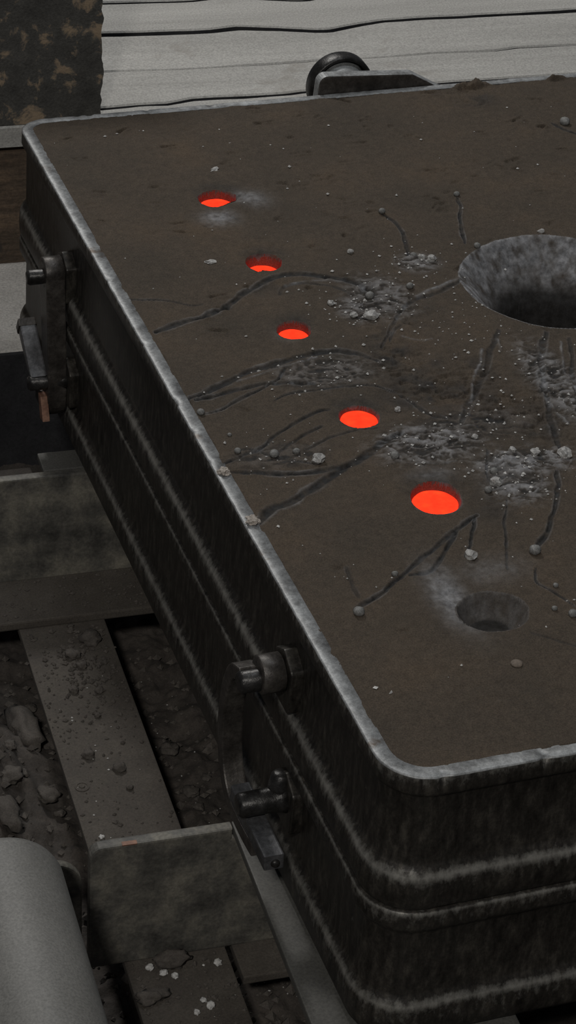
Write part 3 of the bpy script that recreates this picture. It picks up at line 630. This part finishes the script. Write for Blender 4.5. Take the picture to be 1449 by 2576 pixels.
for x, y, rx, ry, rough, tone in PATCHES:
    win = window(x - 2.2 * rx, x + 2.2 * rx, y - 2.2 * ry, y + 2.2 * ry)
    q = ((X[win] - x) / rx) ** 2 + ((Y[win] - y) / ry) ** 2; f = np.exp(-q * q * 0.8)
    Z[win] += f * rough * (0.0030 * ROUGH[win] + 0.0032 * STR[win] - 0.0005)
    if tone > 0: AS[win] = np.maximum(AS[win], f * min(1, tone * 1.35) * np.clip(-0.45 + 1.45 * STR[win] + 1.3 * ROUGH[win], 0, 1)); CH[win] = np.maximum(CH[win], f * np.clip(0.85 - 1.0 * STR[win] - 0.8 * ROUGH[win], 0, 0.9))
    else: CH[win] = np.maximum(CH[win], -tone * f * np.clip(0.5 + 1.5 * ROUGH2[win], 0, 1)); Z[win] -= f * 0.004
for wd, dep, pts in TRAILS:
    wd = wd * 1.22
    win, D, T = poly_dist(pts, wd * 4)
    ww = wd * (0.85 + 0.35 * WIG[win]) * (0.55 + 0.45 * np.minimum(1, 6 * T * (1 - T) + 0.3))
    g = np.exp(-(D / ww) ** 4)
    Z[win] += -dep * 0.0040 * g * (0.8 + 0.5 * ROUGH[win]) + dep * 0.0016 * np.exp(-((D - 1.55 * ww) / (0.5 * ww)) ** 2) * (0.6 + 0.8 * ROUGH2[win])
    CH[win] = np.maximum(CH[win], 0.95 * min(1, dep * 1.1) * np.exp(-(D / (ww * 1.3)) ** 4) * np.clip(0.95 + 0.7 * ROUGH[win], 0, 1))
    e = np.exp(-((D - 1.5 * ww) / (0.45 * ww)) ** 2); AS[win] = np.maximum(AS[win], 0.30 * dep * e * np.clip(ROUGH2[win] + 0.35, 0, 1))
for wd, pts in FLOWS:
    win, D, T = poly_dist(pts, wd * 4); g = np.exp(-(D / wd) ** 2)
    Z[win] += 0.0028 * g * (0.7 + 0.6 * ROUGH[win]); AS[win] = np.maximum(AS[win], 0.6 * g * np.clip(0.6 + 0.9 * ROUGH[win], 0, 1))
for x, y, rx, ry, s in HALOS:
    win = window(x - 2.2 * rx, x + 2.2 * rx, y - 2.2 * ry, y + 2.2 * ry)
    q = ((X[win] - x) / rx) ** 2 + ((Y[win] - y) / ry) ** 2
    AS[win] = np.maximum(AS[win], s * np.exp(-q * 1.3) * np.clip(0.8 + 0.5 * ROUGH[win], 0, 1))
# gouges and pits left by the trowel
for k in range(300):
    x = rng.uniform(0.05, 1.3); y = rng.uniform(0.05, 2.27)
    if x > 0.36 + 0.46 * y: continue
    far_bias = y > 1.3 or rng.random() < 0.45
    if not far_bias: continue
    L = rng.uniform(0.006, 0.024); B_ = rng.uniform(0.004, 0.009); dp = rng.uniform(0.002, 0.008) * (1.0 if y > 1.2 else 0.6); a = rng.normal(0, 0.35)
    win = window(x - 0.07, x + 0.07, y - 0.07, y + 0.07); u = (X[win] - x) * math.cos(a) + (Y[win] - y) * math.sin(a); v = -(X[win] - x) * math.sin(a) + (Y[win] - y) * math.cos(a)
    v = v + 0.004 * WIG[win]; u = u + 0.006 * ROUGH2[win]
    Z[win] -= dp * np.exp(-(u / L) ** 4) * np.exp(-(v / B_) ** 4) * np.clip(0.7 + 1.2 * ROUGH[win], 0, 1.3); Z[win] += 0.4 * dp * np.exp(-(u / L) ** 2) * np.exp(-((v + 1.8 * B_) / B_) ** 2)
# faint trowel sweeps at the front
for rr_ in (0.17, 0.205, 0.26):
    d = np.hypot(X - 0.20, (Y + 0.02)) - rr_; f = (Y < 0.3) & (X > 0.17)
    Z += np.where(f, -0.0007 * np.exp(-(d / 0.006) ** 2) + 0.0005 * np.exp(-((d - 0.012) / 0.006) ** 2), 0)
# ragged contact with the rim, and sand heaped on the back rim
bd_ = np.minimum(np.minimum(X - 0.025, Y - 0.025), 2.275 - Y)
cx_ = np.clip(0.078 - X, 0, 1); cy_ = np.clip(0.078 - Y, 0, 1); cr = 0.053 - np.hypot(cx_, cy_); bd_ = np.where((cx_ > 0) & (cy_ > 0), np.minimum(bd_, cr), bd_)
cx2 = np.clip(0.062 - X, 0, 1); cy2 = np.clip(Y - 2.238, 0, 1); cr2 = 0.037 - np.hypot(cx2, cy2); bd_ = np.where((cx2 > 0) & (cy2 > 0), np.minimum(bd_, cr2), bd_)
edge_n = fbm(X, Y, 30, 170, 4)
f = np.clip(-(bd_ + 0.001 - 0.006 * edge_n) / 0.003, 0, 1)
Z = Z * (1 - f) + f * (-0.006)
Z = np.where(bd_ < 0.02, Z + 0.0012 * (1 - np.clip(bd_, 0, 0.02) / 0.02), Z)
for x, y, rx, ry, h in ((1.055, 2.278, 0.035, 0.012, 0.016), (1.275, 2.276, 0.022, 0.010, 0.012), (1.09, 2.282, 0.02, 0.01, 0.008)):
    Z += h * np.exp(-((X - x) / rx) ** 4 - ((Y - y) / ry) ** 4) * (0.8 + 0.5 * ROUGH)

TV = math.atan2(-0.94, -0.33)
x, y = HOLES[0][0], HOLES[0][1]     # sand slumped over the near lip of the farthest hole
Z += 0.010 * np.exp(-((X - x - 0.022) / 0.026) ** 2 - ((Y - y + 0.052) / 0.022) ** 2) + 0.005 * np.exp(-((X - x - 0.06) / 0.03) ** 2 - ((Y - y + 0.02) / 0.03) ** 2)
def snap_hole(x, y, Rf, prof_fn, jitter=0.0, ash_fn=None, flare=0.0):
    """sink a round hole: vertices nearest the edge move onto it, those inside follow the profile of the hole"""
    win = window(x - 1.6 * Rf, x + 1.6 * Rf, y - 1.6 * Rf, y + 1.6 * Rf)
    ax = X[win] - x; ay = Y[win] - y; r = np.hypot(ax, ay); th_ = np.arctan2(ay, ax)
    Re = Rf * (1 + jitter * (0.6 * np.sin(2 * th_ + 1.3) + 0.5 * np.sin(5 * th_ + 0.4) + 0.35 * np.sin(9 * th_ + 2.0)))
    Re = Re + flare * np.clip(np.cos(th_ - TV), 0, 1) ** 1.5
    near_ = np.abs(r - Re) < dy * 0.55
    k = np.where(near_ & (r > 1e-6), Re / np.maximum(r, 1e-6), 1.0)
    X[win] = x + ax * k; Y[win] = y + ay * k; r = np.where(near_, Re, r)
    ins = (r < Re - 1e-5)
    z = prof_fn(r, th_, Re)
    Z[win] = np.where(ins, z + 0.25 * (Z[win] + 0.0012), Z[win])
    if ash_fn is not None:
        a_, c_ = ash_fn(r, th_, win)
        AS[win] = np.where(r <= Re, a_, AS[win]); CH[win] = np.where(r <= Re, c_, CH[win])
LININGS = []
for (x, y, Rm, dm, fl_, db, lobes) in HOLES:
    Rt = Rm + 0.002
    # soot drawn out behind the mouth, then a soft sunk collar
    win = window(x - 3 * Rt, x + 3 * Rt, y - 3 * Rt, y + 3 * Rt)
    q = ((X[win] - x - 0.2 * Rt) / (1.35 * Rt)) ** 2 + ((Y[win] - y - 0.75 * Rt) / (1.05 * Rt)) ** 2
    CH[win] = np.maximum(CH[win], 0.55 * np.exp(-q ** 2) * np.clip(0.8 + 0.8 * ROUGH[win], 0, 1))
    win = window(x - 2 * Rt, x + 2 * Rt, y - 2 * Rt, y + 2 * Rt); r = np.hypot(X[win] - x, Y[win] - y)
    Z[win] -= 0.0015 * np.exp(-((r - Rt) / 0.008) ** 2)
    def prof(r, th_, Re, Rm=Rm, dm=dm, db=db):
        s_ = np.clip((Re - r) / np.maximum(Re - Rm, 0.0018), 0, 1)
        return np.where(r > Rm - 0.001, -dm * s_, -db)
    def ash(r, th_, win): return 0.12 + 0.2 * ROUGH[win], np.clip(0.3 + ROUGH[win], 0, 0.5)
    jit = 0.035 if lobes else 0.012
    snap_hole(x, y, Rt, prof, jit, ash, fl_); LININGS.append((x, y, Rt, Rm, dm, jit, fl_))
CX, CY, CR = 0.868, 1.352, 0.196
def cup(r, th_, Re):
    lw = 0.004 + 0.034 * np.clip(np.cos(th_ - 3.35), 0, 1) ** 3          # a bevelled facet on the left of the mouth
    t = np.clip((Re - lw - r) / (Re - lw - 0.105), 0, 1)
    z = np.where(r > Re - lw, -0.9 * (Re - r), -0.9 * lw - (0.105 - 0.9 * lw) * t ** 1.1)
    return np.where(r < 0.104, -0.105 - 0.09 * np.clip((0.104 - r) / 0.006, 0, 1), z)
def cup_ash(r, th_, win):
    k = np.clip((r - 0.112 - 0.012 * ROUGH2[win]) / 0.03, 0, 1)             # coating ends at the throat, whose shade is painted in as char
    return k * np.clip(0.66 + 0.9 * ROUGH[win], 0.1, 1) * 0.9, 0.9 - 0.75 * k
snap_hole(CX, CY, CR, cup, 0.012, cup_ash)
EX, EY, ER = EH
def empty_hole(r, th_, Re): return -0.046 * np.clip((Re - r) / (Re - 0.034), 0, 1) ** 0.8
def empty_ash(r, th_, win):
    k = np.clip((r - 0.033 - 0.002 * ROUGH2[win]) / 0.004, 0, 1); return k * (0.2 + 0.2 * ROUGH[win]), 0.8 - 0.6 * k
win = window(EX - 0.2, EX + 0.2, EY - 0.2, EY + 0.2)
q = np.hypot((X[win] - EX + 0.015) / 1.0, (Y[win] - EY - 0.02)); Z[win] -= 0.008 * np.exp(-(q / 0.075) ** 4)
snap_hole(EX, EY, ER, empty_hole, 0.02, empty_ash)
# faces: fine where the photograph looks, coarse blocks elsewhere
ny, nx = X.shape; idx = np.arange(nx * ny).reshape(ny, nx); qs = []
fine = np.zeros(((ny - 1) // 8, (nx - 1) // 8), bool)
for j in range(fine.shape[0]):
    yv = ys[j * 8 + 8]; lim = 0.42 + 0.47 * yv
    fine[j] = xs[0:nx - 1:8] < lim
full = np.repeat(np.repeat(fine, 8, 0), 8, 1)
full &= bd_[:-1, :-1] > -0.013
a = idx[:-1, :-1][full]; qs.append(np.stack([a, a + 1, a + 1 + nx, a + nx], -1))
cj, ci = np.where(~fine); a = idx[cj * 8, ci * 8]; qs.append(np.stack([a, a + 8, a + 8 + 8 * nx, a + 8 * nx], -1))
sand = thing('moulding_sand', 'brown packed moulding sand filling the flask, streaked by burnt grooves', 'sand', (0, 0, -0.25))
so = grid_mesh('sand_surface', X, Y, Z + 0.25, np.concatenate(qs), {'char': np.clip(CH, 0, 1), 'ash': np.clip(AS, 0, 1)}, 'moulding_sand'); so.parent = sand
bm = bmesh.new(); box(bm, 1.425, 1.577, 0.022, 2.278, -0.2, -0.0015); mesh_obj('sand_margin', bm, 'moulding_sand', sand)
bm = bmesh.new(); box(bm, 0.026, 1.574, 0.026, 2.274, -0.252, -0.20); mesh_obj('sand_base', bm, 'moulding_sand', sand)

def sand_z(x, y):
    i = int(round((x - xs[0]) / dx)); j = int(round((y - ys[0]) / dy))
    if 0 <= i < nx and 0 <= j < ny: return float(Z[j, i])
    return -0.001
for x, y, Rt, Rm, dm, jit, fl_ in LININGS:      # smooth baked skin on the wall of each sprue hole
    bm = bmesh.new(); rings = []
    for f in (0.0, 0.12, 0.5, 1.0):
        ring = []
        for i in range(96):
            a = 2 * math.pi * i / 96
            Re = Rt * (1 + jit * (0.6 * math.sin(2 * a + 1.3) + 0.5 * math.sin(5 * a + 0.4) + 0.35 * math.sin(9 * a + 2.0))) + fl_ * max(0.0, math.cos(a - TV)) ** 1.5
            lip = (sand_z(x + (Re + 0.004) * math.cos(a), y + (Re + 0.004) * math.sin(a)) - 0.0004)
            r = Re + (Rm - 0.0006 - Re) * max(0, f - 0.1) / 0.9 - 0.0008 * f
            z = lip + (-dm - 0.004 - lip) * f
            ring.append(bm.verts.new((x + r * math.cos(a), y + r * math.sin(a), z)))
        rings.append(ring)
    for A, B in zip(rings, rings[1:]):
        for i in range(96): bm.faces.new((A[i], A[(i + 1) % 96], B[(i + 1) % 96], B[i]))
    mesh_obj('hole_lining', bm, 'moulding_sand', sand, smooth=True)

HL = ['farthest and narrowest pool of glowing orange molten metal in its sprue hole', 'second farthest glowing metal pool, a thin crescent deep in its hole', 'middle one of the five glowing orange metal pools', 'second nearest glowing oval pool of molten metal', 'nearest and largest glowing oval pool of molten metal']
for k, (x, y, Rm, dm, fl_, db, lobes) in enumerate(HOLES):
    bm = bmesh.new(); cen = bm.verts.new((x, y, -dm + 0.0008)); rings = []
    for j, t in enumerate((0.35, 0.7, 0.93, 1.0)):
        ring = []
        for i in range(48):
            a = 2 * math.pi * i / 48; r = (Rm - 0.0012) * t * (1 + 0.012 * t * math.sin(3 * a + k) + 0.008 * t * math.sin(7 * a + 2 * k))
            ring.append(bm.verts.new((x + r * math.cos(a), y + r * math.sin(a), -dm + (0.0008, 0.0006, 0.0, -0.0016)[j])))
        rings.append(ring)
    low = [bm.verts.new((v.co.x, v.co.y, -db + 0.001)) for v in rings[-1]]
    for i in range(48): bm.faces.new((cen, rings[0][i], rings[0][(i + 1) % 48]))
    for A, B in zip(rings + [], rings[1:] + [low]):
        for i in range(48): bm.faces.new((A[i], B[i], B[(i + 1) % 48], A[(i + 1) % 48]))
    bm.faces.new(low)
    tag(mesh_obj('molten_metal_pool', bm, 'molten_metal', base=(x, y, -db), smooth=True), HL[k], 'molten metal', 'glowing pools in the sprue holes')

# ------------------------------------------------------------------ pellets, chips and clods
def lump(r, flat, seed, jag, sub=2):
    bm = bmesh.new(); bmesh.ops.create_icosphere(bm, subdivisions=sub, radius=1.0)
    for v in bm.verts:
        n = mnoise.noise(v.co * 1.6 + Vector((seed, seed * 2.3, -seed))) + 0.5 * mnoise.noise(v.co * 3.7 + Vector((seed, 1, seed)))
        v.co = v.co * (1 + jag * n); v.co = Vector((v.co.x * r, v.co.y * r * (1 - 0.1 * math.sin(seed)), v.co.z * r * flat))
    return bm
def put(name, bm, mat, loc, label, cat, group, rotz=0.0, smooth=True, spin=0.0):
    for v in bm.verts:
        c, s = math.cos(spin), math.sin(spin); v.co = Vector((v.co.x * c - v.co.y * s, v.co.x * s + v.co.y * c, v.co.z)) + Vector(loc)
    return tag(mesh_obj(name, bm, mat, base=(loc[0], loc[1], min(v.co.z for v in bm.verts)), smooth=smooth, rotz=rotz), label, cat, group)
for k, (x, y, r, kind, label) in enumerate(PELLETS):
    z = sand_z(x, y)
    if kind == 'p': put('metal_pellet', lump(r, 0.85, k * 1.3, 0.12), 'slag_pellet', (x, y, z + r * 0.45), label, 'pellet', 'pellets on the sand')
    elif kind == 's': put('slag_chip', lump(r, 0.75, k * 1.3, 0.55), 'slag_chip', (x, y, z + r * 0.4), label, 'slag', 'slag chips on the sand', smooth=False)
    elif label.startswith('brown'): put('sand_lump', lump(r, 0.35, k, 0.2), 'brown_lump', (x, y, z + r * 0.1), label, 'lump', None)
    else:
        bm = lump(r, 0.22, k * 1.7, 0.9)
        for v in bm.verts: v.co.y *= 0.55
        put('slag_flake', bm, 'slag_chip', (x, y, z + r * 0.12), label, 'slag', 'flakes on the sand', smooth=False, spin=0.3 * k)
for k, (x, y, r, label) in enumerate(RIMP):
    put('slag_lump', lump(r, 0.6, 40 + k, 0.7, 3), 'tan_slag', (max(x, 0.014), y, r * 0.42), label, 'slag', None, smooth=False)

def crumbs(name, pts, mat, label, cat, rotz=0.0, base=(0, 0, 0)):
    """uncountable grit: one object of small irregular octahedra"""
    bm = bmesh.new(); r = random.Random(len(pts))
    for x, y, z, s in pts:
        v = [bm.verts.new((x + dx_ * s * r.uniform(0.6, 1.3), y + dy_ * s * r.uniform(0.6, 1.3), z + dz_ * s * r.uniform(0.5, 1.0))) for dx_, dy_, dz_ in ((1, 0, 0), (0, 1, 0), (-1, 0, 0), (0, -1, 0), (0, 0, 1), (0, 0, -0.6))]
        for a, b_, c_ in ((0, 1, 4), (1, 2, 4), (2, 3, 4), (3, 0, 4), (1, 0, 5), (2, 1, 5), (3, 2, 5), (0, 3, 5)): bm.faces.new((v[a], v[b_], v[c_]))
    o = mesh_obj(name, bm, mat, base=base, rotz=rotz)
    return tag(o, label, cat, kind='stuff')
gp = []
spots_ = [(x, y, max(rx, 0.05) * 1.1, max(ry, 0.06) * 1.1) for x, y, rx, ry, _, t in PATCHES if t > 0] + [(0.62, 1.25, 0.12, 0.16), (0.55, 1.0, 0.2, 0.2)]
while len(gp) < 820:
    if rng.random() < 0.72:
        sx, sy, rx, ry = spots_[rng.integers(len(spots_))]; x = rng.normal(sx, rx * 0.7); y = rng.normal(sy, ry * 0.6)
    else: x = rng.uniform(0.05, 1.3); y = rng.uniform(0.1, 2.2)
    if not (0.04 < x < 1.38 and 0.05 < y < 2.25): continue
    if any(math.hypot(x - h[0], y - h[1]) < h[2] + 0.02 for h in HOLES): continue
    s = abs(rng.normal(0, 0.0014)) + 0.0010
    gp.append((x, y, sand_z(x, y) + s * 0.4, min(s, 0.004)))
crumbs('sand_grit', gp, 'grit', 'fine white grit sprinkled over the moulding sand', 'grit')

def rest(z, r, flat): return z + r * flat * 0.72
for k, (x, y, z, r, label) in enumerate(BARCLODS):
    put('sand_clod', lump(r * 1.15, 0.75, 60 + k * 1.1, 0.45, 3), 'grit' if 'pale' in label else 'clod', (x, y, rest(-0.79, r, 0.65)), label, 'clod', 'clods on the dusty bar', TH, smooth=True, spin=k)
for k, (x, y, z, r, label) in enumerate(NEARCLODS):
    pale = 'pale' in label or 'pellet' in label; flat = 0.75 if pale else 0.5
    bm = lump(r, flat, 80 + k * 1.1, 0.5, 3)
    if not pale:
        for v in bm.verts: v.co.y *= 0.5
    gz = -0.79 if 'ground' not in label else float(ground_z(np.array([x]), np.array([y]))[0])
    put('grit_lump' if pale else 'sand_slab', bm, 'grit' if pale else 'clod', (x, y, rest(gz, r, flat)), label, 'lump' if pale else 'clod', 'lumps on the near bar', TH, spin=0 if not pale else k)
for k, (x, y, z, r, label) in enumerate(GCLODS):
    gz = float(ground_z(np.array([x]), np.array([y]))[0]); slab = 'slab' in label and r > 0.03
    bm = lump(r, 0.55, 100 + k * 1.1, 0.5, 3)
    if slab:
        for v in bm.verts: v.co.x *= 0.62; v.co.y *= 1.25
    put('sand_clod', bm, 'clod', (x, y, rest(gz, r, 0.55)), label, 'clod', 'clods in the pit', TH, spin=0.1 if slab else k)
cp = []
for k in range(130):     # lumps gathered on the far half of the bar
    s = rng.uniform(0.003, 0.008); cp.append((rng.normal(-0.15, 0.035), rng.normal(1.38, 0.07), -0.79 + s * 0.3, s))
for k in range(420):     # dusty bar
    x = rng.uniform(-0.25, -0.078); y = rng.choice([rng.uniform(0.56, 1.5), rng.uniform(1.15, 1.5)]); s = abs(rng.normal(0, 0.0022)) + 0.0012; cp.append((x, y, -0.79 + s * 0.3, min(s, 0.008)))
for k in range(160):     # near end of the bar
    x = rng.uniform(-0.25, -0.078); y = rng.uniform(0.3, 0.52); s = abs(rng.normal(0, 0.0028)) + 0.0012; cp.append((x, y, -0.79 + s * 0.3, min(s, 0.008)))
for k in range(260):     # flange of the far beam
    x = rng.uniform(-0.45, 0.05); y = rng.uniform(1.53, 1.66); s = abs(rng.normal(0, 0.0022)) + 0.0012; cp.append((x, y, -0.77 + s * 0.3, min(s, 0.008)))
crumbs('spilt_sand', cp, 'clod', 'crumbs of spilt brown sand along the dusty bar and the beam flange', 'sand', TH)
cp = []
for k in range(1500):
    x = rng.uniform(-0.6, 0.12); y = rng.uniform(0.3, 1.6); s = abs(rng.normal(0, 0.005)) + 0.002; cp.append((x, y, s))
zz = ground_z(np.array([c[0] for c in cp]), np.array([c[1] for c in cp]))
crumbs('pit_rubble', [(c[0], c[1], float(z) + c[2] * 0.3, min(c[2], 0.016)) for c, z in zip(cp, zz)], 'clod', 'small dark rubble and sand crumbs on the pit floor', 'rubble', TH)
cp = []
for k in range(90):
    x = rng.choice([rng.uniform(-0.25, -0.08), rng.uniform(-0.04, 0.06)]); y = rng.uniform(0.35, 1.5); s = rng.uniform(0.001, 0.0028)
    onbar = x < -0.076; z = -0.79 if onbar else float(ground_z(np.array([x]), np.array([y]))[0])
    cp.append((x, y, z + s * 0.4, s))
crumbs('pale_specks', cp, 'grit', 'pale specks of grit on the dusty bar and in the pit', 'grit', TH)
